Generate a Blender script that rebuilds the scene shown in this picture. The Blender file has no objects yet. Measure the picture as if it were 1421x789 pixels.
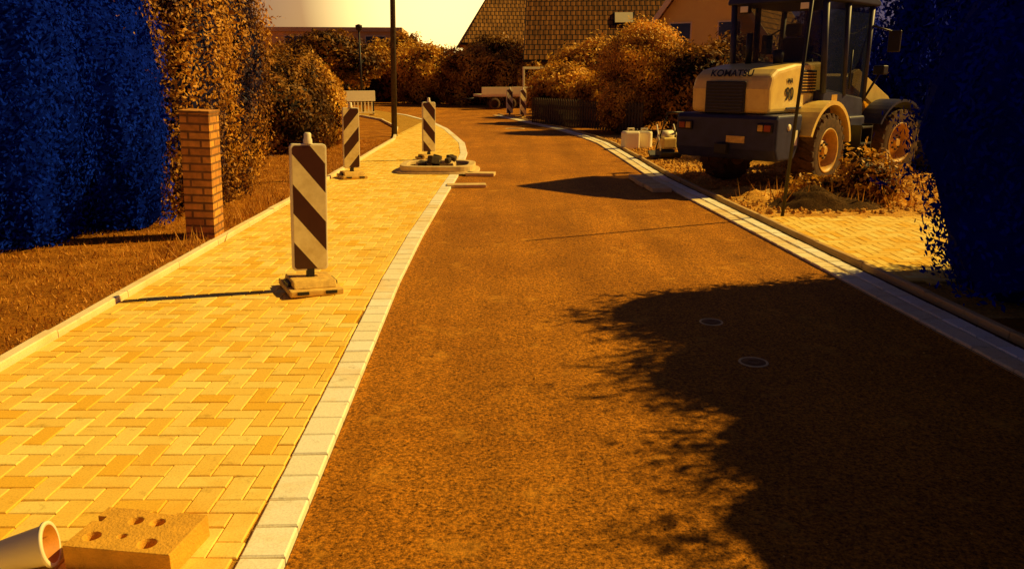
import bpy, math, random
import numpy as np
from mathutils import Vector, Matrix, Euler
random.seed(7); rng=np.random.default_rng(7)
sc=bpy.context.scene
R=math.radians
# ------------------------------------------------------------ helpers
def link(o,parent=None):
    sc.collection.objects.link(o)
    if parent is not None: o.parent=parent
    return o
def empty(name,loc=(0,0,0),rz=0,parent=None):
    e=bpy.data.objects.new(name,None); e.location=loc; e.rotation_euler=(0,0,rz); e.empty_display_size=.2
    return link(e,parent)
def mesh(name,v,f,mats,parent=None,loc=(0,0,0),rot=(0,0,0),smooth=False,attr=None,midx=None,bevel=0):
    me=bpy.data.meshes.new(name); me.from_pydata([tuple(map(float,p)) for p in v],[],[tuple(int(i) for i in q) for q in f])
    if not isinstance(mats,(list,tuple)): mats=[mats]
    for m in mats: me.materials.append(m)
    if attr is not None:
        a=me.attributes.new('lum','FLOAT','FACE'); a.data.foreach_set('value',np.asarray(attr,dtype=np.float32))
    if midx is not None: me.polygons.foreach_set('material_index',np.asarray(midx,dtype=np.int32))
    if smooth: me.polygons.foreach_set('use_smooth',[True]*len(me.polygons))
    me.update()
    o=bpy.data.objects.new(name,me); o.location=loc; o.rotation_euler=rot
    if bevel>0:
        b=o.modifiers.new('b','BEVEL'); b.width=bevel; b.segments=3; b.limit_method='ANGLE'; b.angle_limit=R(35)
    return link(o,parent)
def quads(name,V,mats,lum,parent=None,loc=(0,0,0)):
    """fast mesh of n quads, V shape (n,4,3)"""
    n=len(V); me=bpy.data.meshes.new(name)
    me.vertices.add(n*4); me.vertices.foreach_set('co',V.reshape(-1).astype(np.float32))
    me.loops.add(n*4); me.loops.foreach_set('vertex_index',np.arange(n*4,dtype=np.int32))
    me.polygons.add(n); me.polygons.foreach_set('loop_start',np.arange(0,n*4,4,dtype=np.int32))
    me.polygons.foreach_set('loop_total',np.full(n,4,dtype=np.int32))
    me.materials.append(mats)
    a=me.attributes.new('lum','FLOAT','FACE'); a.data.foreach_set('value',lum.astype(np.float32))
    me.update(calc_edges=True); me.validate()
    o=bpy.data.objects.new(name,me); o.location=loc
    return link(o,parent)
def box(name,size,loc,mat,parent=None,bevel=0.0,rot=(0,0,0)):
    x,y,z=[s/2 for s in size]
    v=[(-x,-y,-z),(x,-y,-z),(x,y,-z),(-x,y,-z),(-x,-y,z),(x,-y,z),(x,y,z),(-x,y,z)]
    f=[(0,3,2,1),(4,5,6,7),(0,1,5,4),(1,2,6,5),(2,3,7,6),(3,0,4,7)]
    return mesh(name,v,f,mat,parent,loc,rot,bevel=bevel)
def prism(name,prof,x0,x1,mat,parent=None,bevel=0.0,loc=(0,0,0),rot=(0,0,0)):
    """profile in YZ extruded along X"""
    if x0>x1: x0,x1=x1,x0
    n=len(prof); v=[(x0,p[0],p[1]) for p in prof]+[(x1,p[0],p[1]) for p in prof]
    A=sum(prof[i][0]*prof[(i+1)%n][1]-prof[(i+1)%n][0]*prof[i][1] for i in range(n))
    f=[tuple(range(n))[::-1],tuple(range(n,2*n))]+[(i,(i+1)%n,n+(i+1)%n,n+i) for i in range(n)]
    if A<0: f=[q[::-1] for q in f]
    return mesh(name,v,f,mat,parent,loc,rot,bevel=bevel)
def tube(name,p0,p1,r0,r1,mat,parent=None,n=12,caps=True):
    p0=Vector(p0);p1=Vector(p1); d=(p1-p0).normalized(); a=d.orthogonal().normalized(); b=d.cross(a)
    v=[];f=[]
    for p,r in((p0,r0),(p1,r1)):
        for i in range(n):
            t=2*math.pi*i/n; v.append(p+a*math.cos(t)*r+b*math.sin(t)*r)
    f=[(i,(i+1)%n,n+(i+1)%n,n+i) for i in range(n)]
    if caps: f+= [tuple(range(n))[::-1],tuple(range(n,2*n))]
    o=mesh(name,v,f,mat,parent); 
    for p in o.data.polygons: p.use_smooth=len(p.vertices)==4
    return o
def lathe(name,prof,mat,parent=None,n=40,axis='X',loc=(0,0,0),rot=(0,0,0),midx=None,mats=None):
    """prof = list of (axial, radius)"""
    v=[];f=[];mi=[]
    m=len(prof)
    for i in range(n):
        t=2*math.pi*i/n
        for a,r in prof:
            v.append((a,r*math.cos(t),r*math.sin(t)) if axis=='X' else (r*math.cos(t),r*math.sin(t),a))
    for i in range(n):
        j=(i+1)%n
        for k in range(m-1):
            f.append((i*m+k,j*m+k,j*m+k+1,i*m+k+1)); mi.append(midx[k] if midx else 0)
    o=mesh(name,v,f,mats or mat,parent,loc,rot,smooth=True,midx=mi)
    return o
# ------------------------------------------------------------ materials
def newmat(name):
    m=bpy.data.materials.new(name); m.use_nodes=True; nt=m.node_tree
    return m,nt,nt.nodes['Principled BSDF']
def ramp(nt,src,stops):
    r=nt.nodes.new('ShaderNodeValToRGB'); e=r.color_ramp.elements
    while len(e)<len(stops): e.new(.5)
    for el,(p,c) in zip(e,stops): el.position=p; el.color=(*c,1)
    nt.links.new(src,r.inputs[0]); return r.outputs[0]
def noise(nt,scale,detail=4,rough=.6,vec=None):
    n=nt.nodes.new('ShaderNodeTexNoise'); n.inputs['Scale'].default_value=scale; n.inputs['Detail'].default_value=detail; n.inputs['Roughness'].default_value=rough
    if vec is None:
        t=nt.nodes.new('ShaderNodeTexCoord'); vec=t.outputs['Object']
    nt.links.new(vec,n.inputs['Vector']); return n.outputs['Fac']
def mixc(nt,a,b,fac,mode='MIX'):
    m=nt.nodes.new('ShaderNodeMix'); m.data_type='RGBA'; m.blend_type=mode
    for s,i in((fac,0),(a,6),(b,7)):
        if isinstance(s,(int,float)): m.inputs[i].default_value=s
        elif isinstance(s,tuple): m.inputs[i].default_value=(*s,1)
        else: nt.links.new(s,m.inputs[i])
    return m.outputs[2]
def bump(nt,h,strength,dist,b):
    n=nt.nodes.new('ShaderNodeBump'); n.inputs['Strength'].default_value=strength; n.inputs['Distance'].default_value=dist
    nt.links.new(h,n.inputs['Height']); nt.links.new(n.outputs[0],b.inputs['Normal'])
def simple(name,c,rough=.6,var=.25,scale=8,metal=0,bmp=.1,spec=.4):
    m,nt,b=newmat(name)
    n=noise(nt,scale,6,.65)
    col=ramp(nt,n,[(.3,tuple(x*(1-var) for x in c)),(.7,tuple(min(1,x*(1+var)) for x in c))])
    nt.links.new(col,b.inputs['Base Color']); b.inputs['Roughness'].default_value=rough; b.inputs['Metallic'].default_value=metal
    b.inputs['Specular IOR Level'].default_value=spec
    if bmp>0: bump(nt,noise(nt,scale*6,3),bmp,.01,b)
    return m
def blockmat(name,lo,hi,dirt):
    m,nt,b=newmat(name)
    a=nt.nodes.new('ShaderNodeAttribute'); a.attribute_name='lum'
    c=ramp(nt,a.outputs['Fac'],[(0,lo),(1,hi)])
    n2=noise(nt,1.3,6,.72); f=ramp(nt,n2,[(.50,(0,0,0)),(.74,(.75,.75,.75))])
    c=mixc(nt,c,dirt,f)
    n3=noise(nt,120,3,.7); c=mixc(nt,c,ramp(nt,n3,[(.3,(.82,.82,.82)),(.6,(1.15,1.15,1.15))]),.7,'MULTIPLY')
    n4=noise(nt,9,6,.75); c=mixc(nt,c,ramp(nt,n4,[(.30,(.55,.5,.4)),(.42,(1,1,1))]),.6,'MULTIPLY')
    nt.links.new(c,b.inputs['Base Color']); b.inputs['Roughness'].default_value=.85; b.inputs['Specular IOR Level'].default_value=.2
    bump(nt,n3,.3,.003,b); return m
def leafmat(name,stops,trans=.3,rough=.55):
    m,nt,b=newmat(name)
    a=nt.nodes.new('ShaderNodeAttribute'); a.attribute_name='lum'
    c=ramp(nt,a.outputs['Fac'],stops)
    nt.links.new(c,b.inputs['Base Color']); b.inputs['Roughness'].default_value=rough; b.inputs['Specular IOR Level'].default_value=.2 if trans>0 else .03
    if trans<=0: return m
    t=nt.nodes.new('ShaderNodeBsdfTranslucent'); nt.links.new(c,t.inputs[0])
    mx=nt.nodes.new('ShaderNodeMixShader'); mx.inputs[0].default_value=trans
    nt.links.new(b.outputs[0],mx.inputs[1]); nt.links.new(t.outputs[0],mx.inputs[2])
    nt.links.new(mx.outputs[0],nt.nodes['Material Output'].inputs[0]); return m

def asphalt():
    m,nt,b=newmat('asphalt')
    big=noise(nt,.6,5,.6); c=ramp(nt,big,[(.3,(.40,.145,.007)),(.7,(.60,.235,.014))])
    fine=noise(nt,62,5,.78); c=mixc(nt,c,ramp(nt,fine,[(.36,(.10,.10,.10)),(.5,(.85,.85,.85)),(.70,(2.1,2.1,2.1))]),1,'MULTIPLY')
    v=nt.nodes.new('ShaderNodeTexVoronoi'); v.inputs['Scale'].default_value=95
    t=nt.nodes.new('ShaderNodeTexCoord'); nt.links.new(t.outputs['Object'],v.inputs['Vector'])
    sp=ramp(nt,v.outputs['Distance'],[(.05,(1,1,1)),(.22,(0,0,0))])
    c=mixc(nt,c,mixc(nt,c,(.95,.5,.07),sp),.4)
    d=noise(nt,2.6,8,.74); c=mixc(nt,c,(.95,.45,.045),ramp(nt,d,[(.56,(0,0,0)),(.74,(.7,.7,.7))]))
    mp=nt.nodes.new('ShaderNodeMapping'); mp.inputs['Scale'].default_value=(1.5,.15,1); nt.links.new(t.outputs['Object'],mp.inputs[0])
    tr=noise(nt,1.2,5,.6,mp.outputs[0]); c=mixc(nt,c,ramp(nt,tr,[(.35,(.75,.75,.75)),(.65,(1.2,1.2,1.2))]),.75,'MULTIPLY')
    nt.links.new(c,b.inputs['Base Color']); b.inputs['Roughness'].default_value=.75; b.inputs['Specular IOR Level'].default_value=.12
    bump(nt,fine,.9,.013,b); return m
M_asph=asphalt()
def groundmat(name,a,bb,c3,s):
    m,nt,b=newmat(name)
    c=ramp(nt,noise(nt,s,6,.7),[(.3,a),(.55,bb),(.75,c3)])
    n=noise(nt,40,5,.75); c=mixc(nt,c,ramp(nt,n,[(.35,(.45,.45,.45)),(.65,(1.3,1.3,1.3))]),.85,'MULTIPLY')
    nt.links.new(c,b.inputs['Base Color']); b.inputs['Roughness'].default_value=.95; b.inputs['Specular IOR Level'].default_value=.1
    bump(nt,n,.8,.03,b); return m
M_grass=groundmat('dry_lawn',(.24,.08,.008),(.52,.20,.015),(.85,.38,.05),2.2)
M_grav=groundmat('gravel_yard',(.52,.22,.03),(.88,.46,.07),(1.0,.72,.24),2.5)
M_soil=groundmat('soil',(.06,.03,.01),(.12,.06,.015),(.25,.13,.04),6)
M_sand=groundmat('joint_sand',(.50,.26,.03),(.62,.34,.05),(.8,.46,.08),3)
M_pav=blockmat('paver_concrete',(.92,.54,.05),(1.0,.80,.22),(.86,.45,.035))
M_white=blockmat('pale_edge_blocks',(.92,.82,.52),(1.0,.97,.80),(.85,.52,.1))
M_kerb=blockmat('kerb_concrete',(.88,.68,.33),(1.0,.88,.55),(.75,.44,.08))
M_kerb2=blockmat('weathered_kerb_concrete',(.55,.34,.10),(.75,.5,.2),(.42,.22,.05))
M_conc=simple('concrete',(.78,.56,.22),.85,.18,9,bmp=.3)
M_block=simple('aerated_block',(.80,.42,.04),.9,.16,14,bmp=.6)
M_dark=simple('dark_steel',(.02,.016,.014),.5,.3,12)
M_paint=simple('cream_machine_paint',(.95,.64,.16),.38,.16,5,bmp=.03,spec=.5)
M_cw=simple('dark_machine_paint',(.03,.03,.07),.5,.35,6,bmp=.08)
M_rub=simple('tyre_rubber',(.09,.045,.015),.9,.5,10,bmp=.3)
M_lid=simple('cast_iron_lid',(.22,.10,.02),.8,.3,20,bmp=.3)
M_rim=simple('rim_paint',(.65,.38,.06),.5,.3,9)
M_wht=simple('white_plastic',(.98,.86,.55),.45,.05,6,bmp=.03)
M_wood=simple('weathered_wood',(.07,.045,.02),.85,.4,10,bmp=.4)
M_foot=simple('recycled_plastic_foot',(.85,.50,.10),.8,.3,16,bmp=.4)
M_lamp=simple('red_lens',(.35,.05,.01),.3,.1,5)
m,nt,b=newmat('cab_glass'); b.inputs['Base Color'].default_value=(.015,.02,.05,1); b.inputs['Roughness'].default_value=.06; b.inputs['Alpha'].default_value=.6
M_glass=m
m,nt,b=newmat('window_glass'); nt.links.new(ramp(nt,noise(nt,1.5),[(.3,(.01,.012,.02)),(.7,(.05,.05,.07))]),b.inputs['Base Color']); b.inputs['Roughness'].default_value=.08
M_win=m
def stripe(name,sgn):
    m,nt,b=newmat(name); t=nt.nodes.new('ShaderNodeTexCoord'); s=nt.nodes.new('ShaderNodeSeparateXYZ'); nt.links.new(t.outputs['Object'],s.inputs[0])
    a=nt.nodes.new('ShaderNodeMath'); a.operation='MULTIPLY_ADD'; nt.links.new(s.outputs[0],a.inputs[0]); a.inputs[1].default_value=1.2*sgn; nt.links.new(s.outputs[2],a.inputs[2])
    d=nt.nodes.new('ShaderNodeMath'); d.operation='MULTIPLY_ADD'; nt.links.new(a.outputs[0],d.inputs[0]); d.inputs[1].default_value=1/.46; d.inputs[2].default_value=10.913
    f=nt.nodes.new('ShaderNodeMath'); f.operation='FRACT'; nt.links.new(d.outputs[0],f.inputs[0])
    g=nt.nodes.new('ShaderNodeMath'); g.operation='GREATER_THAN'; g.inputs[1].default_value=.5; nt.links.new(f.outputs[0],g.inputs[0])
    c=mixc(nt,(1.0,.84,.40),(.07,.016,.004),g.outputs[0])
    dn=noise(nt,7,6,.7); c=mixc(nt,c,ramp(nt,dn,[(.3,(.7,.62,.45)),(.6,(1,1,1))]),.8,'MULTIPLY')
    nt.links.new(c,b.inputs['Base Color']); b.inputs['Roughness'].default_value=.4; return m
M_str1=stripe('retroreflective_stripes',1); M_str2=stripe('retroreflective_stripes_mirrored',-1)
def brickm(name,c1,c2,mortar,sc_,w=.25,h=.083,ms=.012):
    m,nt,b=newmat(name); t=nt.nodes.new('ShaderNodeTexCoord'); s=nt.nodes.new('ShaderNodeSeparateXYZ'); nt.links.new(t.outputs['Object'],s.inputs[0])
    a=nt.nodes.new('ShaderNodeMath'); nt.links.new(s.outputs[0],a.inputs[0]); nt.links.new(s.outputs[1],a.inputs[1])
    cb=nt.nodes.new('ShaderNodeCombineXYZ'); nt.links.new(a.outputs[0],cb.inputs[0]); nt.links.new(s.outputs[2],cb.inputs[1])
    br=nt.nodes.new('ShaderNodeTexBrick'); nt.links.new(cb.outputs[0],br.inputs[0])
    br.inputs['Color1'].default_value=(*c1,1); br.inputs['Color2'].default_value=(*c2,1); br.inputs['Mortar'].default_value=(*mortar,1)
    br.inputs['Scale'].default_value=1; br.inputs['Brick Width'].default_value=w; br.inputs['Row Height'].default_value=h; br.inputs['Mortar Size'].default_value=ms
    c=mixc(nt,br.outputs[0],ramp(nt,noise(nt,12,5),[(.3,(.6,.6,.6)),(.7,(1.25,1.25,1.25))]),.8,'MULTIPLY')
    nt.links.new(c,b.inputs['Base Color']); b.inputs['Roughness'].default_value=.9
    inv=nt.nodes.new('ShaderNodeMath'); inv.operation='SUBTRACT'; inv.inputs[0].default_value=1; nt.links.new(br.outputs['Fac'],inv.inputs[1]); bump(nt,inv.outputs[0],.7,.01,b); return m
M_brick=brickm('pillar_brick',(.60,.25,.04),(.85,.40,.06),(.25,.12,.03),1)
M_housebrick=brickm('house_brick',(.3,.13,.04),(.4,.18,.05),(.35,.22,.1),1)
M_plaster=simple('yellow_plaster',(1.0,.72,.16),.9,.05,3,bmp=.2)
M_plaster2=simple('pale_plaster',(.8,.52,.2),.9,.12,2,bmp=.2)
M_trim=simple('white_trim',(.95,.80,.42),.6,.05,4,bmp=.05)
def tiles(name,c1,c2):
    m,nt,b=newmat(name); t=nt.nodes.new('ShaderNodeTexCoord')
    br=nt.nodes.new('ShaderNodeTexBrick'); nt.links.new(t.outputs['Object'],br.inputs[0])
    br.inputs['Color1'].default_value=(*c1,1); br.inputs['Color2'].default_value=(*c2,1); br.inputs['Mortar'].default_value=(.012,.007,.004,1)
    br.inputs['Scale'].default_value=1; br.inputs['Brick Width'].default_value=.3; br.inputs['Row Height'].default_value=.36; br.inputs['Mortar Size'].default_value=.03
    c=mixc(nt,br.outputs[0],ramp(nt,noise(nt,1.2,6),[(.3,(.6,.6,.6)),(.7,(1.4,1.4,1.4))]),.9,'MULTIPLY')
    nt.links.new(c,b.inputs['Base Color']); b.inputs['Roughness'].default_value=.8; b.inputs['Specular IOR Level'].default_value=.2
    w=nt.nodes.new('ShaderNodeTexWave'); w.inputs['Scale'].default_value=1.05; w.bands_direction='X'; nt.links.new(t.outputs['Object'],w.inputs[0]); bump(nt,w.outputs['Fac'],.6,.015,b); return m
M_roofd=tiles('dark_roof_tiles',(.26,.10,.014),(.36,.14,.02))
M_roofb=tiles('brown_roof_tiles',(.34,.15,.025),(.46,.21,.035))

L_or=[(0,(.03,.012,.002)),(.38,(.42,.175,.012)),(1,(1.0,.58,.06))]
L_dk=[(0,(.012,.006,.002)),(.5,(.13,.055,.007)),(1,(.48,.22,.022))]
L_bl=[(0,(.0005,.008,.20)),(.5,(.0010,.014,.34)),(1,(.003,.024,.46))]  # dark blue vignette of the frame corners painted into the leaf colour
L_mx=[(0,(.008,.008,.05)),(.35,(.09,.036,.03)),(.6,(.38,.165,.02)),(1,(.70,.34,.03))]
LM_or=leafmat('sunlit_foliage',L_or,.25); LM_dk=leafmat('dark_foliage',L_dk,.2); LM_bl=leafmat('vignette_blue_conifer_foliage',L_bl,0,.9); LM_mx=leafmat('thuja_foliage',L_mx,.15)
L_rt=[(0,(.0004,.006,.22)),(.5,(.0006,.009,.34)),(1,(.001,.014,.46))]  # shade and corner vignette painted in as navy leaf colour
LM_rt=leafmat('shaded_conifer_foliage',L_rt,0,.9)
M_bark=simple('bark',(.07,.045,.025),.95,.4,8,bmp=.8)

# ------------------------------------------------------------ foliage
def lump(d,k,amp):
    s=np.zeros(len(d))
    for (w,ph,a) in k: s+=a*np.sin(d@w+ph)
    return 1+amp*s
def cloud(name,blobs,n,size,mat,parent=None,seed=0,amp=.12,aspect=1.7,core=.8,zmin=.03,shoots=0,fluff=.22,topbright=0,jit=.55):
    g=np.random.default_rng(seed); P=[];N=[];C=[]; cv=[];cf=[]
    vol=np.array([ (b_[3]*b_[4]*b_[5])**(2/3) for b_ in blobs]); vol/=vol.sum()
    for bi,bl in enumerate(blobs):
        c=np.array(bl[:3]); r=np.array(bl[3:6])
        k=[(g.normal(0,3.2,3),g.uniform(0,6.28),.5) for _ in range(4)]+[(g.normal(0,7,3),g.uniform(0,6.28),.28) for _ in range(5)]
        m=int(n*vol[bi]); d=g.normal(size=(m,3)); d/=np.linalg.norm(d,axis=1)[:,None]
        lm=lump(d,k,amp)
        rad=lm*(1-fluff*g.random(m)**1.3+ .07*np.maximum(0,g.normal(size=m)))
        p=c+d*r*rad[:,None]
        k2=[(g.normal(0,5,3),g.uniform(0,6.28),.5) for _ in range(5)]
        lum=.45+.22*(lump(d,k2,1)-1)+.28*(lm-1)/max(amp,.01)*.5+g.normal(0,.13,m)+(rad/lm-.9)*1.2+topbright*d[:,2]  # topbright paints sunlight on the upper side into the leaf tone
        keep=p[:,2]>zmin
        P.append(p[keep]);N.append((d/r/np.linalg.norm(d/r,axis=1)[:,None])[keep]);C.append(lum[keep])
        if core>0:
            U,W=22,14; base=len(cv); dd=[]
            for i in range(W+1):
                for j in range(U):
                    th=math.pi*i/W; ph=2*math.pi*j/U; dd.append((math.sin(th)*math.cos(ph),math.sin(th)*math.sin(ph),math.cos(th)))
            dd=np.array(dd); q=c+dd*r*(lump(dd,k,amp)*core)[:,None]; q[:,2]=np.maximum(q[:,2],.01)
            cv+=q.tolist()
            for i in range(W):
                for j in range(U): cf.append((base+i*U+j,base+(i+1)*U+j,base+(i+1)*U+(j+1)%U,base+i*U+(j+1)%U))
    P=np.concatenate(P);N=np.concatenate(N);C=np.concatenate(C); m=len(P)
    nn=N+g.normal(0,jit,(m,3)); nn/=np.linalg.norm(nn,axis=1)[:,None]
    t=np.cross(nn,g.normal(size=(m,3))); t/=np.linalg.norm(t,axis=1)[:,None]; bb=np.cross(nn,t)
    s=size*g.uniform(.6,1.4,m)[:,None]
    V=np.stack([P-t*s*aspect*.5, P+bb*s*.5*.8-t*s*.05, P+t*s*aspect*.5, P-bb*s*.5*.8+t*s*.05],axis=1)
    if shoots:
        idx=g.choice(m,shoots); SV=[];SL=[]
        for i in idx:
            if P[i,2]<.6: continue
            dr=N[i]*.8+np.array([0,0,.4])+g.normal(0,.35,3); dr/=np.linalg.norm(dr); L=g.uniform(.15,.45)
            for q in range(14):
                f=q/14; pp=P[i]+dr*L*f+np.array([0,0,-.12*f*f]); td=dr*.7+g.normal(0,.55,3); td/=np.linalg.norm(td); nb=np.cross(td,g.normal(size=3)); nb/=np.linalg.norm(nb); ss=max(size,.045)*1.5*(1.15-f)
                SV.append([pp,pp+td*ss*.6+nb*ss*.22,pp+td*ss*1.3,pp+td*ss*.6-nb*ss*.22]); SL.append(C[i]+.1*f)
        if SV: V=np.concatenate([V,np.array(SV)]); C=np.concatenate([C,np.array(SL)])
    if core>0:
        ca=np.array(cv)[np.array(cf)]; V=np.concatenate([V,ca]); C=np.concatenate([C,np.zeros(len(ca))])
    return quads(name,V,mat,np.clip(C,0,1),parent)
def tree(name,x,y,h,th,blobs,n,size,mat,seed,r=.16,core=.0,**kw):
    e=empty(name,(x,y,0))
    tube('trunk',(0,0,-.05),(0.05,0,th),r,r*.7,M_bark,e); g=random.Random(seed)
    for i,bl in enumerate(blobs):
        tube('limb_%d'%i,(0.04,0,th*g.uniform(.8,.97)),(bl[0],bl[1],bl[2]),r*.45,r*.12,M_bark,e,8)
    cloud('crown',blobs,n,size,mat,e,seed,core=core,fluff=.65,amp=.2,**kw); return e

# ------------------------------------------------------------ road geometry
Ly=[-3,2.5,6.5,8.5,11,14.5,18,20.8,23.3,26.5,30.7,36,42,50,58]; Lx=[-.8,-.81,-.945,-.97,-.96,-.93,-1.0,-1.22,-1.6,-2.1,-3.0,-4.6,-7.2,-12.5,-20]
Ry=[-3,2.5,4.3,6.6,11,13.4,17,20.8,23.5,26.5,31,35.5,42,48,58]; Rx=[3.1,3.05,2.96,2.82,2.52,2.36,2.3,2.2,1.9,1.41,.35,-.7,-2.6,-5,-11]
Oy=[-3,11,22,27,32,38,44,50]; Ox=[-3.06,-3.12,-3.27,-3.9,-5.2,-7.8,-11.2,-16]
fl=lambda y:float(np.interp(y,Ly,Lx)); fr=lambda y:float(np.interp(y,Ry,Rx)); fo=lambda y:float(np.interp(y,Oy,Ox))
S=90.0
def strip(name,f0,f1,z,mat,y0,y1,step=.5):
    ys=np.arange(y0,y1+1e-6,step); v=[];f=[]
    for y in ys: v+=[(f0(y),y,z),(f1(y),y,z)]
    for i in range(len(ys)-1): f.append((2*i,2*i+1,2*i+3,2*i+2))
    return mesh(name,v,f,mat)
mesh('ground',[(-S*2,-20,0),(S*2,-20,0),(S*2,260,0),(-S*2,260,0)],[(0,1,2,3)],M_grass)
strip('road',fl,fr,.006,M_asph,-3,57.5)
strip('gravel_yard',lambda y:fr(y)+.3,lambda y:fr(y)+9,.004,M_grav,5.5,24)
strip('pavement_bed',lambda y:fo(y)+.02,lambda y:fl(y)-.01,.022,M_sand,-1,46)
def blocks(name,L,mat,c=.006):
    """L: (cx,cy,hx,hy,ang,ztop,lum,z0)"""
    v=[];f=[];a=[]
    for cx,cy,hx,hy,ang,z,lu,z0 in L:
        b0=len(v); ca,sa=math.cos(ang),math.sin(ang)
        tx,ty=random.gauss(0,.008),random.gauss(0,.008)
        for (ins,zz) in((0,z0),(0,z-c),(c,z)):
            for sx,sy in((-1,-1),(1,-1),(1,1),(-1,1)):
                x=sx*(hx-ins); y=sy*(hy-ins); v.append((cx+x*ca-y*sa,cy+x*sa+y*ca,zz+(tx*x+ty*y if zz>z0 else 0)))
        f.append((b0+8,b0+9,b0+10,b0+11)); a.append(lu)
        for k in range(4):
            n=(k+1)%4
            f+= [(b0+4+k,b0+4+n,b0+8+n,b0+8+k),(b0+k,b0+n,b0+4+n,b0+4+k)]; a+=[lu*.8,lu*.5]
    return mesh(name,v,f,mat,attr=a)
def herring(name,xa,xb,ya,yb,flo,fhi,mat,z=.034,inside=None,z0=.01):
    L=[];g=.0022
    for i in range(int(xa/.1)-2,int(xb/.1)+3):
        for j in range(int(ya/.1)-2,int(yb/.1)+3):
            d=(i-j)%4
            if d==0: x0,x1,y0,y1=i*.1,i*.1+.2,j*.1,j*.1+.1
            elif d==3: x0,x1,y0,y1=i*.1,i*.1+.1,j*.1,j*.1+.2
            else: continue
            ym=(y0+y1)/2
            if ym<ya or ym>yb: continue
            x0=max(x0,flo(ym)); x1=min(x1,fhi(ym))
            if x1-x0<.025: continue
            if inside and not inside((x0+x1)/2,ym): continue
            L.append(((x0+x1)/2,ym,(x1-x0)/2-g,(y1-y0)/2-g,random.gauss(0,.006),z+random.gauss(0,.001),min(1,max(0,random.gauss(.5,.3))),z0))
    return blocks(name,L,mat,.004)
WS=.17
herring('pavement',-3.3,-.9,.6,30,lambda y:fo(y)+.1,lambda y:fl(y)-WS-.004,M_pav)
def row(name,f,off0,off1,y0,y1,ln,z,mat,g=.004,z0=.0):
    L=[];y=y0
    while y<y1:
        ym=y+ln/2; s=(f(y+ln)-f(y))/ln; ang=-math.atan(s); k=math.sqrt(1+s*s); dy=ln/k
        L.append((f(y+dy/2)+(off0+off1)/2,y+dy/2,abs(off1-off0)/2-g,ln/2-g,ang,z+random.gauss(0,.0015),min(1,max(0,random.gauss(.6,.25))),z0)); y+=dy
    return blocks(name,L,mat,.007)
row('gutter_strip',fl,-WS,0,.5,38,.2,.038,M_white)
row('pavement_kerb',fo,-.0,.09,-1,38,1.0,.075,M_kerb)
row('gutter_strip',fr,.0,.15,-1,36,.2,.03,M_kerb)
row('gutter_strip',fr,.155,.30,-1,36,.2,.036,M_white)
row('road_kerb',fr,.37,.44,-1,36,1.0,.07,M_kerb2)
strip('gutter_bed',lambda y:fr(y)-.002,lambda y:fr(y)+.37,.012,M_soil,-1,36)
strip('driveway_bed',lambda y:fr(y)+.45,lambda y:5.6,.012,M_sand,6.5,9.8)
herring('driveway',3.0,5.5,6.5,9.7,lambda y:fr(y)+.46,lambda y:5.5,M_pav,z=.026)
for i,(x,y) in enumerate([(2.28,13.35),(2.3,12.75),(2.36,12.15)]):
    box('kerb_slab',(.30,.52,.07),(x-.12,y,.04),M_conc,bevel=.012,rot=(0,0,.08))
for x,y,r in [(1.48,4.58,.075),(1.42,5.4,.07),(.1,27,.28)]:
    e=empty('manhole_cover',(x,y,.0065))
    lathe('frame',[(.0,r*1.2),(.004,r*1.18),(.004,r*1.02),(.001,r)],M_conc,e,32,'Z')
    lathe('lid',[(.003,.001),(.003,r*.4),(.005,r*.42),(.005,r*.55),(.003,r*.57),(.003,r*.97),(.001,r)],M_lid,e,32,'Z')

# ------------------------------------------------------------ beacons
def beacon(x,y,rz=0,mir=False,lean=0):
    e=empty('traffic_beacon',(x,y,.036 if x<-.9 else .01),rz); e.rotation_euler=(0,lean,rz)
    box('foot_lower',(.42,.50,.05),(0,0,.026),M_foot,e,.012)
    prism('foot_upper',[(-.2,.052),(-.16,.105),(.16,.105),(.2,.052)],-.17,.17,M_foot,e,.012)
    for k in(-1,1): box('foot_slot_%d'%k,(.09,.02,.025),(k*.11,-.246,.03),M_dark,e); box('foot_handle_%d'%k,(.025,.18,.03),(k*.185,0,.065),M_dark,e,.006)
    box('post',(.06,.05,.10),(0,0,.15),M_dark,e,.004)
    w,h,r=.14,.5,.03; pts=[]
    for cx,cz,a0 in((w-r,h-r,0),(-w+r,h-r,90),(-w+r,-h+r,180),(w-r,-h+r,270)):
        for q in range(6): t=R(a0+18*q); pts.append((cx+r*math.cos(t),cz+r*math.sin(t)))
    def plate(nm,s,y0,y1,mat,bev=0):
        n=len(pts); v=[(p[0]*s[0],y0,p[1]*s[1]) for p in pts]+[(p[0]*s[0],y1,p[1]*s[1]) for p in pts]
        f=[tuple(range(n)),tuple(range(n,2*n))[::-1]]+[(i,n+i,n+(i+1)%n,(i+1)%n) for i in range(n)]
        return mesh(nm,v,f,mat,e,(0,0,.66),bevel=bev)
    plate('panel_body',(1,1),-.022,.03,M_wht,.006); plate('striped_face',(.9,.972),-.026,-.0225,M_str2 if mir else M_str1)
    lathe('top_knob',[(0,.035),(.03,.035),(.045,.028),(.075,.028),(.085,.02),(.085,.0)],M_wht,e,20,'Z',loc=(0,0,1.16))
    return e
beacon(-1.63,6.2,R(26),lean=R(2.5)); beacon(-2.72,13.5,R(25),True,R(1.5)); beacon(-1.72,16.5,R(27),lean=R(1.5))
beacon(-.1,34.6,R(25)); beacon(.45,33.2,R(28)); beacon(-4.2,54,0); beacon(-3.6,52,0)

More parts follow.
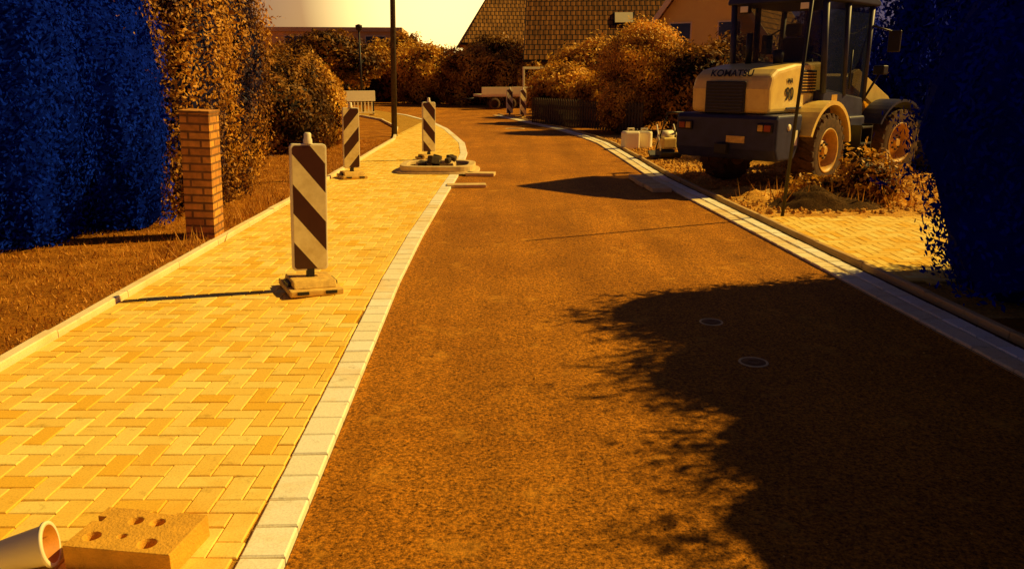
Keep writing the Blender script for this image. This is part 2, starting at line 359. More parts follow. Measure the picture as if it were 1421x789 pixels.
# ------------------------------------------------------------ kerb island
e=empty('kerb_island',(-1.35,14.6,.036))
def sup(a,b,n=40,ex=.55):
    o=[]
    for i in range(n):
        t=2*math.pi*i/n; c,s=math.cos(t),math.sin(t); o.append((a*abs(c)**ex*math.copysign(1,c),b*abs(s)**ex*math.copysign(1,s)))
    return o
A,B_=sup(.68,.62),sup(.55,.49); n=len(A)
v=[(p[0],p[1],0) for p in A]+[(p[0],p[1],.13) for p in A]+[(p[0],p[1],.13) for p in B_]+[(p[0],p[1],.0) for p in B_]
f=[]
for k in range(3):
    for i in range(n): f.append((k*n+i,k*n+(i+1)%n,(k+1)*n+(i+1)%n,(k+1)*n+i))
mesh('kerb_ring',v,f,M_conc,e,bevel=.015)
mesh('earth_fill',[(p[0],p[1],.07) for p in B_],[tuple(range(n))],M_soil,e)
mesh('base_haunch',[(p[0]*1.12,p[1]*1.1,0.0) for p in A]+[(p[0]*1.1,p[1]*1.08,.03) for p in A],[(i,(i+1)%n,n+(i+1)%n,n+i) for i in range(n)]+[tuple(range(n,2*n))],M_conc,e)
for i in range(13):
    s=random.uniform(.10,.19); box('cobble_%d'%i,(s,s*random.uniform(.7,1),s*.8),(random.uniform(-.35,.3),random.uniform(-.35,.1),.11+random.choice([0,.1])),M_wood if i%3 else M_conc,e,.02,(random.uniform(-.3,.3),random.uniform(-.3,.3),random.uniform(0,3)))
box('loose_slab',(.62,.22,.05),(-.72,12.5,.035),M_conc,bevel=.01,rot=(0,0,.08))
box('loose_slab',(.5,.28,.06),(-.55,14.0,.036),M_conc,bevel=.01,rot=(0,0,-.1))

# ------------------------------------------------------------ foreground block and bucket
def boolcut(o,cutters):
    for c in cutters:
        m=o.modifiers.new('c','BOOLEAN'); m.object=c; m.operation='DIFFERENCE'; m.solver='EXACT'
    dg=bpy.context.evaluated_depsgraph_get(); me=bpy.data.meshes.new_from_object(o.evaluated_get(dg)); o.modifiers.clear(); o.data=me
    for c in cutters: bpy.data.objects.remove(c,do_unlink=True)
pb=box('perforated_concrete_block',(.40,.26,.09),(-1.345,2.53,.083),M_block,bevel=0,rot=(0,0,-.14))
cut=[]
for hx,hy,r in [(-.04,.055,.026),(.045,.055,.026),(-.135,-.06,.030),(.085,-.075,.032),(-.03,-.045,.016)]:
    c=tube('c',(hx,hy,-.2),(hx,hy,.2),r,r,M_dark,None,14); c.location=pb.location; c.rotation_euler=pb.rotation_euler; cut.append(c)
for hx,hy,wx in((.03,.13,.10),(-.19,.05,.05)):
    c=box('c',(wx,.03,.4),(0,0,0),M_dark); c.matrix_world=Matrix.Translation(pb.location)@Euler(pb.rotation_euler).to_matrix().to_4x4()@Matrix.Translation((hx,hy,0)); cut.append(c)
bpy.context.view_layer.update(); boolcut(pb,cut)
bv=pb.modifiers.new('b','BEVEL'); bv.width=.012; bv.segments=2; bv.limit_method='ANGLE'
e=empty('plastic_bucket',(-1.63,2.46,.112)); e.rotation_euler=(0,R(80),R(14)); e.scale=(.62,.62,.62)
lathe('shell',[(-.26,0),(-.26,.09),(0,.115),(.0,.13),(.02,.13),(.02,.108),(-.25,.086),(-.25,0)],None,e,36,'Z',mats=[M_wht,simple('bucket_inside',(.6,.24,.02),.6)],midx=[0,0,0,0,0,1,1])

# ------------------------------------------------------------ wheel loader
ld=empty('wheel_loader',(4.19,13.04,0),R(-45))
def wheel(name,x,y,par,side,r=.59,w=.42):
    e=empty(name,(x,y,r),0,par)
    p=[(-w*.5,r*.56),(-w*.5,r*.62),(-w*.54,r*.78),(-w*.5,r*.9),(-w*.42,r*.955),(0,r*.965),(w*.42,r*.955),(w*.5,r*.9),(w*.54,r*.78),(w*.5,r*.62),(w*.5,r*.56)]
    lathe('tyre',p,M_rub,e,56)
    s=side
    lathe('rim',[(-s*w*.5,r*.56),(-s*w*.44,r*.53),(-s*w*.2,r*.5),(s*w*.12,r*.46),(s*w*.16,r*.30),(s*w*.3,r*.27),(s*w*.3,0)],M_rim,e,40)
    lathe('rim_lip',[(s*w*.3,r*.50),(s*w*.5,r*.53),(s*w*.52,r*.575),(s*w*.47,r*.59)],M_rim,e,40)
    lathe('rim_well',[(s*w*.12,r*.46),(s*w*.3,r*.5)],M_rim,e,40)
    V=[];F=[]
    for i in range(22):
        for sd in(-1,1):
            t=2*math.pi*(i+(.5 if sd>0 else 0))/22; b0=len(V)
            for rr in(r*.93,r*1.02):
                for (ax,dt) in((sd*.02,.0),(sd*.02,.11),(sd*w*.53,.27),(sd*w*.53,.13)):
                    r2=rr-(.045 if abs(ax)>.1 else 0); a=t+dt; V.append((ax,r2*math.cos(a),r2*math.sin(a)))
            q=[(0,1,2,3),(4,7,6,5),(0,4,5,1),(1,5,6,2),(2,6,7,3),(3,7,4,0)]
            F+=[tuple(b0+j for j in (qq if sd>0 else qq[::-1])) for qq in q]
    mesh('tread_lugs',V,F,M_rub,e)
    for i in range(8):
        t=2*math.pi*i/8; tube('wheel_nut_%d'%i,(s*w*.3,r*.2*math.cos(t),r*.2*math.sin(t)),(s*w*.36,r*.2*math.cos(t),r*.2*math.sin(t)),.018,.018,M_dark,e,6)
    tube('hub',(s*w*.3,0,0),(s*w*.42,0,0),.07,.06,M_rim,e,16)
wheel('rear_wheel_left',-.76,0,ld,-1); wheel('rear_wheel_right',.76,0,ld,1)
tube('rear_axle',(-.6,0,.59),(.6,0,.59),.11,.11,M_cw,ld)
box('chassis',(.7,2.3,.42),(0,.25,.76),M_cw,ld,.03)
prism('counterweight',[(-1.46,.66),(-1.38,.5),(-.86,.5),(-.74,.72),(-.68,1.0),(-.68,1.16),(-1.42,1.16),(-1.46,1.1)],-.84,.84,M_cw,ld,.04)
box('tow_hitch',(.2,.12,.16),(0,-1.5,.66),M_dark,ld,.02)
for s in(-1,1):
    box('bumper_lamp_housing_%d'%s,(.24,.05,.13),(s*.66,-1.47,.98),M_dark,ld,.012)
    box('tail_lamp_%d'%s,(.1,.02,.09),(s*.71,-1.5,.98),M_lamp,ld,.008); box('indicator_%d'%s,(.08,.02,.09),(s*.60,-1.5,.98),M_rim,ld,.008)
    lathe('side_reflector_%d'%s,[(0,.05),(.012,.045),(.012,0)] if s>0 else [(0,.05),(-.012,.045),(-.012,0)],M_wht,ld,16,'X',loc=(s*.842,-1.1,.98))
    box('warning_label_%d'%s,(.006,.16,.22),(s*.843,-.9,.82),M_wht,ld,.002)
prism('hood',[(-1.38,1.17),(-1.40,1.52),(-1.33,1.70),(-1.15,1.80),(-.6,1.88),(.32,1.92),(.32,1.17)],-.64,.64,M_paint,ld,.07)
box('rear_grille',(.66,.03,.46),(-.05,-1.405,1.40),M_dark,ld,.015)
for i in range(9): box('grille_slat_%d'%i,(.6,.02,.014),(-.05,-1.425,1.21+i*.047),M_cw,ld)
for s in(-1,1):
    box('side_vent_%d'%s,(.02,.50,.34),(s*.648,-.20,1.62),M_dark,ld,.01)
    for i in range(7): box('vent_slat_%d_%d'%(s,i),(.02,.46,.014),(s*.66,-.20,1.49+i*.043),M_rim,ld)
    arc=[(.69*math.cos(R(a)),.59+.69*math.sin(R(a))) for a in range(8,164,8)]; arc+= [(.75*math.cos(R(a)),.59+.75*math.sin(R(a))) for a in range(160,0,-8)]
    prism('rear_mudguard_%d'%s,arc,s*.54,s*1.0,M_paint,ld)
    box('mudguard_stay_%d'%s,(.05,.3,.3),(s*.6,.1,1.18),M_cw,ld)
box('hood_crease',(1.30,.9,.03),(0,-.4,1.24),M_cw,ld,.008)
box('licence_plate',(.3,.012,.1),(.2,-1.47,.8),M_foot,ld,.004)
def text(nm,s,size,loc,rot,mat,par):
    c=bpy.data.curves.new(nm,'FONT'); c.body=s; c.size=size; c.extrude=.002; c.offset=.003; c.materials.append(mat); o=bpy.data.objects.new(nm,c); o.location=loc; o.rotation_euler=rot; link(o,par)
text('hood_lettering','KOMATSU',.15,(-.36,-1.345,1.70),(R(62),0,0),M_dark,ld)
text('model_number','90',.26,(.652,-.92,1.36),(R(90),0,R(90)),M_dark,ld)
text('model_prefix','WA',.10,(.652,-.88,1.60),(R(90),0,R(90)),M_dark,ld)
tube('exhaust',(-.3,-.35,1.86),(-.3,-.35,2.35),.05,.05,M_dark,ld)
tube('air_precleaner',(.28,-.5,1.86),(.28,-.5,2.08),.07,.09,M_dark,ld)
# cab
cb=empty('cab',(0,-.18,0),0,ld); CW=.80
prism('cab_base',[(.20,1.0),(.20,1.5),(.42,1.5),(1.75,1.35),(1.78,.95)],-CW,CW,M_cw,cb,.03)
prism('cab_roof',[(.02,2.80),(.05,2.92),(.3,2.97),(1.7,2.95),(1.95,2.88),(1.95,2.80)],-CW-.05,CW+.05,M_cw,cb,.03)
C2=CW-.04
for sx in(-1,1):
    for i,(y0,z0,y1) in enumerate([(.22,1.45,.10),(1.75,1.3,1.82),(.95,1.4,.88)]):
        tube('pillar_%d_%d'%(sx,i),(sx*(CW-.02),y0,z0),(sx*C2,y1,2.82),.05,.05,M_cw,cb,8)
def pane(nm,q): mesh(nm,q,[(0,1,2,3)],M_glass,cb)
pane('rear_window',[(-C2,.21,1.5),(C2,.21,1.5),(C2-.03,.10,2.8),(-C2+.03,.10,2.8)])
pane('windscreen',[(-C2,1.76,1.35),(C2,1.76,1.35),(C2-.03,1.82,2.8),(-C2+.03,1.82,2.8)])
for s in(-1,1):
    pane('side_window_a%d'%s,[(s*CW,.27,1.48),(s*CW,.92,1.42),(s*C2,.86,2.8),(s*C2,.14,2.8)])
    pane('side_window_b%d'%s,[(s*CW,1.0,1.42),(s*CW,1.72,1.35),(s*C2,1.78,2.8),(s*C2,.93,2.8)])
    tube('mirror_arm_%d'%s,(s*CW,1.8,2.5),(s*1.08,1.95,2.4),.015,.015,M_dark,cb,6); box('mirror_%d'%s,(.2,.05,.34),(s*1.12,1.95,2.25),M_dark,cb,.02)
    box('work_lamp_%d'%s,(.16,.1,.12),(s*.5,.0,2.72),M_dark,cb,.02); box('work_lamp_lens_%d'%s,(.13,.01,.09),(s*.5,-.053,2.72),M_wht,cb,.004)
    tube('door_rail_%d'%s,(s*(CW+.05),1.0,1.5),(s*(CW+.05),1.0,2.1),.014,.014,M_dark,cb,6)
box('door_sticker',(.006,.2,.28),(CW+.003,.6,1.28),M_rim,cb,.001)
box('seat_base',(.5,.5,.3),(0,.95,1.55),M_cw,cb,.05); box('seat_back',(.48,.12,.65),(0,.72,1.98),M_cw,cb,.05,(R(-8),0,0)); box('headrest',(.26,.1,.2),(0,.68,2.42),M_cw,cb,.04)
tube('steering_column',(0,1.6,1.4),(0,1.38,1.98),.03,.03,M_dark,cb); lathe('steering_wheel',[(-.012,.19),(0,.2),(.012,.19),(0,.18),(-.012,.19)],M_dark,cb,28,'Z',loc=(0,1.37,2.0),rot=(R(-25),0,0))
for s in(-1,1):
    box('side_tank_%d'%s,(.34,.6,.45),(s*.74,1.15,.85),M_cw,ld,.04)
    for k in range(3): box('step_%d_%d'%(s,k),(.22,.42,.03),(s*.98,1.15,.38+k*.26),M_dark,ld,.006)
    for k in(-1,1): box('step_side_%d_%d'%(s,k),(.2,.02,.6),(s*.98,1.15+k*.22,.64),M_dark,ld)
ff=empty('front_frame',(0,1.55,0),R(-12),ld)
box('front_chassis',(.62,1.5,.6),(0,.7,.8),M_paint,ff,.05)
wheel('front_wheel_left',-.78,1.05,ff,-1); wheel('front_wheel_right',.78,1.05,ff,1)
tube('front_axle',(-.6,1.05,.59),(.6,1.05,.59),.11,.11,M_cw,ff)
prism('lift_tower',[(.25,.9),(.3,1.7),(.6,1.75),(1.1,1.0)],-.32,.32,M_paint,ff,.04)
for s in(-1,1):
    prism('lift_arm_%d'%s,[(.3,1.75),(.45,1.82),(1.4,1.35),(2.2,.55),(2.3,.35),(2.12,.3),(1.25,1.08),(.28,1.55)],s*.36,s*.46,M_paint,ff,.01)
    tube('lift_cylinder_%d'%s,(s*.41,.6,.75),(s*.41,1.55,1.05),.055,.045,M_dark,ff)
    arc=[(1.05+.69*math.cos(R(a)),.59+.69*math.sin(R(a))) for a in range(40,156,8)]+[(1.05+.73*math.cos(R(a)),.59+.73*math.sin(R(a))) for a in range(152,36,-8)]
    prism('front_mudguard_%d'%s,arc,s*.56,s*1.0,M_cw,ff)
    tube('headlamp_stalk_%d'%s,(s*.5,.5,1.2),(s*.75,.6,1.75),.02,.02,M_dark,ff,6); box('headlamp_%d'%s,(.2,.14,.15),(s*.75,.62,1.8),M_dark,ff,.02)
tube('bucket_cylinder',(0,.6,1.6),(0,1.9,1.15),.07,.05,M_dark,ff)
prism('tilt_lever',[(1.2,1.4),(1.35,1.55),(2.1,1.0),(2.25,.6),(2.1,.6)],-.06,.06,M_paint,ff,.01)
prism('bucket',[(2.25,.1),(2.15,.35),(2.3,.85),(2.6,1.05),(2.62,1.0),(2.36,.8),(2.24,.38),(2.32,.15),(3.15,.06),(3.15,.03)],-1.05,1.05,M_cw,ff,.008)
for s in(-1,1): prism('bucket_cheek_%d'%s,[(2.25,.1),(2.15,.35),(2.3,.85),(2.6,1.05),(3.1,.06)],s*1.05,s*1.08,M_cw,ff)

# ------------------------------------------------------------ site things on the right
tube('steel_survey_rod',(3.36,9.75,0),(3.27,9.12,2.62),.023,.02,M_dark,n=8)
e=empty('plate_compactor',(3.25,17.0,0),R(20))
prism('base_plate',[(-.32,.16),(-.22,.03),(.22,.03),(.32,.16),(.28,.16),(.2,.07),(-.2,.07),(-.28,.16)],-.25,.25,M_dark,e,.006)
box('exciter',(.34,.26,.14),(0,.0,.14),M_cw,e,.02); box('engine',(.34,.34,.24),(0,-.02,.34),M_paint,e,.04); tube('fuel_tank',(-.15,0,.5),(.15,0,.5),.1,.1,M_wht,e,16)
for s in(-1,1): tube('handle_rail_%d'%s,(s*.17,.1,.2),(s*.17,-.32,.98),.016,.016,M_dark,e,8); tube('guard_%d'%s,(s*.24,-.22,.2),(s*.2,.05,.72),.014,.014,M_wht,e,8)
tube('handle_bar',(-.2,-.32,.98),(.2,-.32,.98),.018,.018,M_dark,e,8)
def canister(x,y,rz,s=1):
    e=empty('plastic_canister',(x,y,0),rz); e.scale=(s,s,s)
    box('body',(.36,.26,.40),(0,0,.2),M_wht,e,.05); box('handle',(.16,.04,.035),(0,0,.45),M_wht,e,.012)
    for k in(-1,1): box('handle_post_%d'%k,(.03,.04,.06),(k*.065,0,.415),M_wht,e,.006)
    tube('cap',(.13,0,.39),(.13,0,.44),.035,.035,M_dark,e,16)
canister(2.83,19.2,R(15),1.1); canister(3.2,19.5,R(-20),1.05)
g=np.random.default_rng(4)
def heap(name,cx,cy,rx,ry,h,mat,seed):
    gg=np.random.default_rng(seed); n=26; v=[];f=[]
    ph=gg.uniform(0,6,6)
    for i in range(n+1):
        for j in range(n+1):
            x=-1+2*i/n; y=-1+2*j/n; r=math.hypot(x,y); z=max(0,(1-r*r))*h*(1+.25*math.sin(5*x+ph[0])+.2*math.sin(7*y+ph[1])+.2*math.sin(11*x+9*y+ph[2]))+gg.normal(0,.006 if r<1 else 0)
            v.append((cx+x*rx,cy+y*ry,z-.003 if r<1 else -.01))
    for i in range(n):
        for j in range(n): a=i*(n+1)+j; f.append((a,a+n+1,a+n+2,a+1))
    mesh(name,v,f,mat,smooth=True)
heap('soil_heap',4.2,10.6,.8,.4,.2,M_soil,1); heap('gravel_heap',5.4,16.5,1.6,1.0,.35,M_grav,2); heap('gravel_heap',3.4,11.7,.5,.7,.08,M_grav,3); heap('gravel_heap',3.9,12.0,.9,.4,.07,M_grav,8)
def stones(name,n,fx,y0,y1,mat,s0,s1,seed):
    gg=np.random.default_rng(seed); v=[];f=[]
    for _ in range(n):
        y=gg.uniform(y0,y1); x=fx(y,gg); s=gg.uniform(s0,s1); b0=len(v)
        o=np.array([(1,0,0),(-1,0,0),(0,1,0),(0,-1,0),(0,0,1),(0,0,-1)])*gg.uniform(.6,1.2,(6,1))*s; a=gg.uniform(0,6.28); ca,sa=math.cos(a),math.sin(a)
        for p in o: v.append((x+p[0]*ca-p[1]*sa,y+p[0]*sa+p[1]*ca,.01+s*.3+p[2]*.7))
        for q in((0,2,4),(2,1,4),(1,3,4),(3,0,4),(2,0,5),(1,2,5),(3,1,5),(0,3,5)): f.append([b0+k for k in q])
    mesh(name,v,f,mat)
stones('gravel',5500,lambda y,g_:fr(y)+.5+g_.random()**1.3*4.5,10.0,23,M_grav,.012,.05,5)
stones('loose_grit',1200,lambda y,g_:g_.uniform(-2.9,3.1) ,1.8,14,M_grav,.003,.009,6)
def blades(name,n,fx,y0,y1,h,mat,seed,w=.012):
    gg=np.random.default_rng(seed); y=gg.uniform(y0,y1,n); x=np.array([fx(yy,gg) for yy in y]); hh=h*gg.uniform(.4,1.3,n); a=gg.uniform(0,6.28,n); le=gg.uniform(.1,.8,n)*hh; b_=gg.uniform(0,6.28,n)
    P=np.stack([x,y,np.zeros(n)],1); T=np.stack([np.cos(a),np.sin(a),0*a],1)*w; D=np.stack([np.cos(b_)*le,np.sin(b_)*le,hh],1)
    V=np.stack([P-T,P+T,P+D*.6+T*.6,P+D],1); return quads(name,V,mat,np.clip(gg.normal(.6,.2,n),0,1))
LM_gr=leafmat('dry_grass_blades',[(0,(.18,.065,.008)),(.5,(.52,.21,.018)),(1,(.95,.48,.07))],.3)
blades('grass',36000,lambda y,g_:fo(y)-.05-g_.random()**1.2*3.2,2.5,22,.035,LM_gr,3,.006)
blades('verge_weeds',260,lambda y,g_:-3.35+g_.normal(0,.12),7.2,11.5,.16,LM_gr,19,.006)
blades('weeds',260,lambda y,g_:4.5+g_.normal(0,.5),10.4,11.4,.28,LM_gr,9,.010)
cloud('low_shrub',[(4.35,11.1,.16,.55,.3,.24),(5.0,11.0,.25,.5,.4,.36)],4000,.045,LM_or,seed=31,core=.6,amp=.25,fluff=.5,shoots=50)

# ------------------------------------------------------------ left boundary: pillar, hedge, shrubs
e=empty('brick_pillar',(-3.38,8.6,0),R(4)); e.rotation_euler=(0,R(2.5),R(4)); box('shaft',(.30,.36,1.36),(0,0,.64),M_brick,e,.004); box('cap',(.315,.375,.035),(0,0,1.34),M_brick,e,.008)
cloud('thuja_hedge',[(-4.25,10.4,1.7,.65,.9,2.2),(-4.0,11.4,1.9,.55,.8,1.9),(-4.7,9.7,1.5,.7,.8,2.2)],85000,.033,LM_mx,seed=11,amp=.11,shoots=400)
cloud('vignette_blue_conifer_hedge',[(-5.2,8.3,1.6,.85,.85,2.4),(-4.55,9.1,1.4,.62,.7,2.0),(-5.9,7.6,1.6,1.0,1.0,2.6),(-6.6,6.6,1.6,1.0,1.2,2.4)],150000,.028,LM_bl,seed=12,amp=.10,shoots=300,jit=.35,core=.88)
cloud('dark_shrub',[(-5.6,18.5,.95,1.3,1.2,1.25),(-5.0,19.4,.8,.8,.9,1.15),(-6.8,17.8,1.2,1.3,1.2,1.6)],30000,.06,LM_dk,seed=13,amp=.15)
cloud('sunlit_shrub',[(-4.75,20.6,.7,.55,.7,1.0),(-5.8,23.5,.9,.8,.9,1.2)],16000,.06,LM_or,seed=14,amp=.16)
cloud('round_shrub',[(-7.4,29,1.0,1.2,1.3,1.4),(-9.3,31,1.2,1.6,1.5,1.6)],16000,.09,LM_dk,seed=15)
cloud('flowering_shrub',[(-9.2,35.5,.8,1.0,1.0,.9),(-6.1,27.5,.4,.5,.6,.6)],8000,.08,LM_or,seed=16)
tree('garden_tree',-9.0,22,4,1.3,[(-.8,0,1.9,1.4,1.4,.9),(.7,.3,1.9,1.2,1.2,.8),(0,0,2.4,1.0,1.0,.6)],12000,.10,LM_or,17,core=.4)
tree('garden_tree',-9.5,42,5,1.8,[(-1,0,2.4,1.7,1.6,1.1),(1.2,.3,2.3,1.6,1.5,1.0),(0,0,3.2,1.3,1.3,.8)],14000,.13,LM_dk,18,core=.5)
e=empty('utility_pole',(-3.42,23.4,0)); tube('shaft',(0,0,0),(.18,0,7.5),.085,.065,M_wood,e,14); box('crossarm',(1.2,.09,.09),(0.17,0,7.0),M_wood,e)
for k in(-.5,0,.5): lathe('insulator_%.1f'%k,[(0,.02),(.04,.045),(.08,.03),(.12,.04),(.14,0)],M_wht,e,12,'Z',loc=(k+.17,0,7.045))
e=empty('street_lamp',(-7.0,38,0)); tube('column',(0,0,0),(0,0,3.7),.06,.04,M_dark,e,10); lathe('lantern',[(3.7,.05),(3.73,.12),(3.9,.16),(3.95,.15),(4.0,0)],M_dark,e,16,'Z')
e=empty('road_barrier',(-6.75,35.6,0),R(30))
box('board',(1.6,.04,.45),(0,0,.86),M_wht,e,.01)
for k in range(9): box('rail_bar_%d'%k,(.05,.03,.42),(-.64+k*.16,0,.40),M_trim,e)
for s in(-1,1): box('post_%d'%s,(.06,.06,1.05),(s*.72,.05,.52),M_dark,e); box('foot_%d'%s,(.2,.6,.08),(s*.72,.05,.04),M_foot,e,.02)
box('lower_rail',(1.5,.035,.05),(0,0,.16),M_trim,e)

# ------------------------------------------------------------ right side planting
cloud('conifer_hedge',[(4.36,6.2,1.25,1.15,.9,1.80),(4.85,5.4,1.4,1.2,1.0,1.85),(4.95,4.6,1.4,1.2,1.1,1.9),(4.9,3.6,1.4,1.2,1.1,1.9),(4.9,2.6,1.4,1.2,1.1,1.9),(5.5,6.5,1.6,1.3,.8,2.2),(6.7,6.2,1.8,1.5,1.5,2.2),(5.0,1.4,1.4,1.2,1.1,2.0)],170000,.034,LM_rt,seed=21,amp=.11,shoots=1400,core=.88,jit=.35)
e=empty('picket_fence',(0,0,0)); P0=Vector((.75,29.2,0)); P1=Vector((3.75,23.4,0)); n=44; d=(P1-P0); ang=math.atan2(d.y,d.x)
for i in range(n):
    p=P0+d*(i/(n-1)); prism('picket_%d'%i,[(-.05,.08),(-.05,.9),(0,.97),(.05,.9),(.05,.08)],-.011,.011,M_wood,e,loc=(p.x,p.y,0),rot=(0,0,ang-R(90)))
for z in(.3,.72): box('rail_%.1f'%z,(d.length,.04,.07),tuple((P0+P1)/2+Vector((.05,.03,z))),M_wood,e,rot=(0,0,ang))
cloud('clipped_shrub',[(4.15,25.6,1.75,1.4,1.3,1.5),(3.5,24.8,.8,.8,.7,.8)],50000,.052,LM_or,seed=22,amp=.05,topbright=.35)
cloud('garden_shrub',[(1.9,30.3,1.0,1.3,1.2,1.05),(3.0,28.5,.8,.9,.9,1.0)],20000,.075,LM_or,seed=23,topbright=.2)
cloud('garden_shrub',[(3.2,35,1.4,1.8,1.5,1.8),(5.8,33,1.4,1.5,1.4,1.6)],20000,.095,LM_or,seed=24,topbright=.15)
cloud('dark_shrub',[(5.6,24,1.1,1.2,1.2,1.4),(7,26,1.2,1.5,1.2,1.7)],16000,.08,LM_dk,seed=25)
cloud('vignette_blue_conifer_hedge',[(10.2,18.5,2.2,2.0,1.6,3.2),(13,17.5,2.2,2.3,1.6,3.4),(8.2,21.2,1.5,1.3,1.2,2.2)],60000,.085,LM_rt,seed=26,amp=.12,jit=.35)  # leaf colour carries the vignette darkness of this corner
cloud('street_end_shrub',[(-2.6,50,1.5,2.0,1.5,1.9),(-5.4,52,1.6,2.2,1.6,2.1),(-.2,49,1.3,1.5,1.3,1.7),(1.5,46,1.2,1.4,1.2,1.6)],40000,.11,LM_or,seed=27,amp=.16)
cloud('dark_shrub',[(-8.6,58,1.7,2.6,1.8,2.2),(-12.5,54,1.7,2.6,2,2.1),(-1,56,1.9,2.4,1.7,2.3),(3,52,1.9,2,1.5,2.3)],34000,.14,LM_dk,seed=28,amp=.16)
tree('garden_tree',-7.2,56,5,2.0,[(-1,0,2.8,1.7,1.6,1.1),(1.2,.3,2.7,1.5,1.5,1.0),(0,0,3.5,1.1,1.1,.9)],14000,.15,LM_or,29,core=.5)
bl=[(x,78+random.uniform(-5,5),random.uniform(.8,1.3),random.uniform(3,5),2.5,random.uniform(2.0,3.0)) for x in range(-60,70,5)]
cloud('distant_trees',bl,70000,.35,LM_dk,seed=30,amp=.18)
e=empty('flatbed_trailer',(-.75,43.5,0),R(20)); box('bed',(2.3,1.5,.12),(0,0,.72),M_trim,e,.02); box('side_board',(2.3,.05,.38),(0,-.74,.96),M_trim,e,.01); box('end_board',(.05,1.5,.38),(1.13,0,.96),M_trim,e,.01)
for s in(-.45,.45): lathe('wheel_%.1f'%s,[(-.1,.2),(-.1,.3),(.1,.3),(.1,.2),(.1,0)],M_rub,e,24,'X',loc=(s,-.7,.3),rot=(0,0,R(90)))
tube('drawbar',(-1.1,0,.6),(-2.1,0,.5),.04,.04,M_dark,e)
e=empty('gantry_frame',(1.2,37,0),R(25))
for s in(-.75,.75): box('upright_%.1f'%s,(.08,.08,2.0),(s,0,1.0),M_trim,e,.01)
box('top_beam',(1.6,.09,.1),(0,0,2.05),M_trim,e,.01); box('mid_beam',(1.42,.06,.08),(0,0,1.2),M_trim,e,.01)

# ------------------------------------------------------------ houses
def house(name,x,y,rz,w,dp,eave,ridge,wall,roofm,hip=0,windows=(),sky=(),over=.45,gable_win=()):
    """ridge along local X; front = -Y"""
    e=empty(name,(x,y,0),rz); hw,hd=w/2,dp/2
    v=[(-hw,-hd,0),(hw,-hd,0),(hw,hd,0),(-hw,hd,0),(-hw,-hd,eave),(hw,-hd,eave),(hw,hd,eave),(-hw,hd,eave)]
    f=[(0,1,5,4),(2,3,7,6),(1,2,6,5),(3,0,4,7)]
    if hip==0: v+=[(-hw,0,ridge-.12),(hw,0,ridge-.12)]; f+=[(4,7,8)[::-1],(5,6,9)]
    mesh('walls',v,f,wall,e)
    sl=(ridge-eave)/hd; ang=math.atan(sl); L=math.hypot(hd+over,(hd+over)*sl)
    for s,nm in((-1,'front'),(1,'back')):
        W=hw+over; t=.14; hh=hip
        pl=[(-W,0),(W,0),(W-hh,L),(-W+hh,L)]
        vv=[(p[0],p[1],0) for p in pl]+[(p[0],p[1],t) for p in pl]
        ff_=[(0,3,2,1),(4,5,6,7),(0,1,5,4),(1,2,6,5),(2,3,7,6),(3,0,4,7)]
        mesh('roof_'+nm,vv,ff_,roofm,e,(0,s*(hd+over),eave-over*sl+(.002 if s>0 else 0)),(ang,0,0 if s<0 else math.pi))
    if hip:
        for s,nm in((-1,'left'),(1,'right')):
            W=hd+over; L2=math.hypot(hip,ridge-eave+over*sl); a2=math.atan((ridge-eave+over*sl)/hip)
            vv=[(-W,0,0),(W,0,0),(0,L2,0),(-W,0,.1),(W,0,.1),(0,L2,.1)]
            mesh('roof_hip_'+nm,vv,[(0,2,1),(3,4,5),(0,1,4,3),(1,2,5,4),(2,0,3,5)],roofm,e,(s*(hw+over),0,eave-over*sl),(a2,0,R(90) if s>0 else R(-90)))
    box('gutter',(w+2*over,.1,.1),(0,-hd-over-.05,eave-over*sl),M_dark,e,.02)
    for (wx,wz,ww,wh) in windows:
        box('window_frame',(ww+.14,.05,wh+.14),(wx,-hd-.026,wz),M_trim,e); box('window_pane',(ww,.02,wh),(wx,-hd-.062,wz),M_win,e); box('window_bar',(.05,.02,wh),(wx,-hd-.083,wz),M_trim,e); box('sill',(ww+.25,.14,.05),(wx,-hd-.08,wz-wh/2-.1),M_trim,e)
    for (wx,wy,ww,wh) in sky:
        yy=-hd+wy*hd; zz=eave+wy*hd*sl
        box('skylight_frame',(ww+.14,wh+.14,.1),(wx,yy-.14*math.sin(ang),zz+.14*math.cos(ang)+.02),M_dark,e,rot=(ang,0,0)); box('skylight_pane',(ww,wh,.04),(wx,yy-.22*math.sin(ang),zz+.22*math.cos(ang)+.02),M_trim,e,rot=(ang,0,0))
    if hip==0:
        for s in(-1,1):
            for q in(-1,1):
                a=Vector((s*(hw+over+.03),q*(hd+over),eave-over*sl+.02)); b_=Vector((s*(hw+over+.03),0,ridge+.04)); mid=(a+b_)/2; box('bargeboard',(.05,(b_-a).length,.24),tuple(mid),M_trim if name=='gable_house' else M_dark,e,rot=(-q*ang,0,0))
        for (wy,wz,ww,wh) in gable_win:
            for s in(-1,1): box('gable_frame',(.05,ww+.14,wh+.14),(s*(hw+.026),wy,wz),M_trim,e); box('gable_pane',(.02,ww,wh),(s*(hw+.06),wy,wz),M_win,e)
    box('chimney',(.6,.6,1.6),(w*.2,.3,ridge+.3),M_housebrick,e)
    return e
house('tiled_roof_house',6.2,50,R(-4),9.5,9,3.0,8.2,M_housebrick,M_roofd,windows=[(-3,1.6,1.2,1.2),(1,1.6,1.2,1.2)],sky=[(.3,.33,1.0,.75)])
house('hipped_roof_house',-.3,62,R(6),6.4,7,4.4,8.6,M_housebrick,M_roofb,hip=3.0,windows=[(-2,2.5,1.1,1.2),(1.5,2.5,1.1,1.2)])
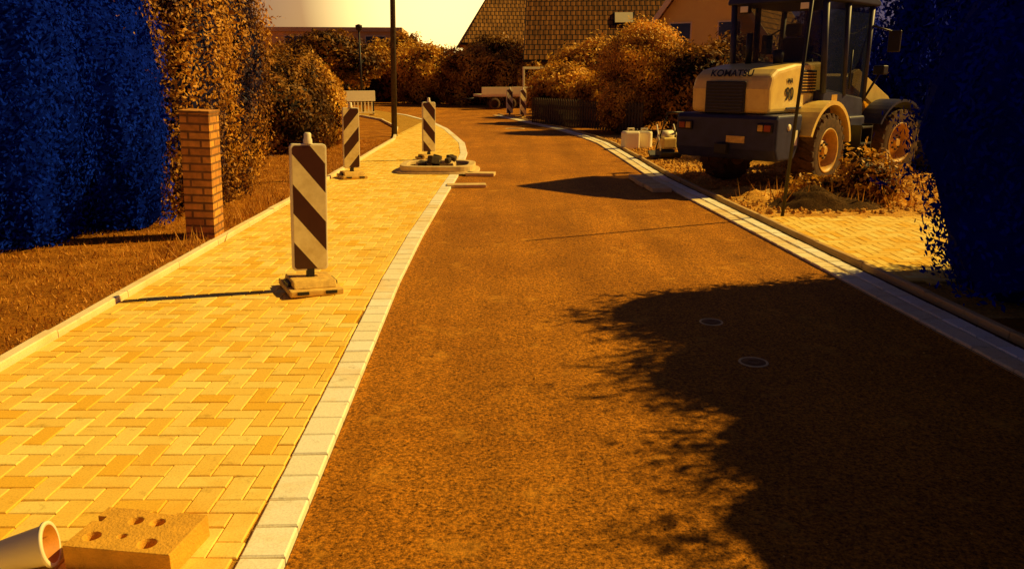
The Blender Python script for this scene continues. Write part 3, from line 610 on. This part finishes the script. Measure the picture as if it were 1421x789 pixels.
house('gable_house',11.3,43,R(58),8,6.4,3.2,7.4,M_plaster,M_roofb,windows=[(-2,1.6,1.1,1.2),(1.6,1.6,1.1,1.2)],gable_win=[(-1.2,3.6,1.0,1.1),(1.2,3.6,1.0,1.1)])
e=empty('flat_roof_house',(-14.5,64,0),R(4)); box('walls',(12,8,4.8),(0,0,2.4),M_plaster2,e); box('roof_slab',(12.5,8.5,.3),(0,0,4.96),M_plaster2,e)
for i in range(4):
    for z in(1.5,3.9): box('window_frame',(1.5,.05,1.3),(-4.4+i*2.9,-4.03,z),M_trim,e); box('window_pane',(1.36,.03,1.16),(-4.4+i*2.9,-4.06,z),M_win,e)
house('brick_house',-26,58,R(10),10,8,3.4,7,M_housebrick,M_roofd)

# ------------------------------------------------------------ light
az=R(75); el=R(39)
Sd=Vector((math.sin(az)*math.cos(el),math.cos(az)*math.cos(el),math.sin(el)))
l=bpy.data.lights.new('sun','SUN'); l.energy=5; l.angle=R(.5); l.color=(1,.67,.17); o=bpy.data.objects.new('sun',l); o.rotation_euler=Sd.to_track_quat('Z','Y').to_euler(); link(o)
w=bpy.data.worlds.new('World'); sc.world=w; w.use_nodes=True; nt=w.node_tree; bg=nt.nodes['Background']
sk=nt.nodes.new('ShaderNodeTexSky'); sk.sky_type='NISHITA'; sk.sun_disc=False; sk.sun_elevation=el; sk.sun_rotation=az; sk.dust_density=1.0
tint=mixc(nt,sk.outputs[0],(.38,.25,.40),1,'MULTIPLY')
tc=nt.nodes.new('ShaderNodeTexCoord'); vm=nt.nodes.new('ShaderNodeVectorMath'); vm.operation='DOT_PRODUCT'; nt.links.new(tc.outputs['Generated'],vm.inputs[0]); vm.inputs[1].default_value=Vector((-.07,1,.09)).normalized()
gl=ramp(nt,vm.outputs['Value'],[(.955,(0,0,0)),(.985,(10,5.2,.7)),(.998,(40,29,9))])
ad=mixc(nt,tint,gl,1,'ADD')
nt.links.new(ad,bg.inputs[0]); bg.inputs[1].default_value=.05
sc.view_settings.view_transform='Standard'; sc.view_settings.look='None'; sc.view_settings.exposure=0; sc.view_settings.gamma=1
# ------------------------------------------------------------ camera
c=bpy.data.cameras.new('cam'); c.lens=27.87; c.sensor_width=36; c.clip_end=600; o=bpy.data.objects.new('camera',c); o.location=(0,0,1.7); o.rotation_euler=(R(90-14.7),0,0); link(o); sc.camera=o
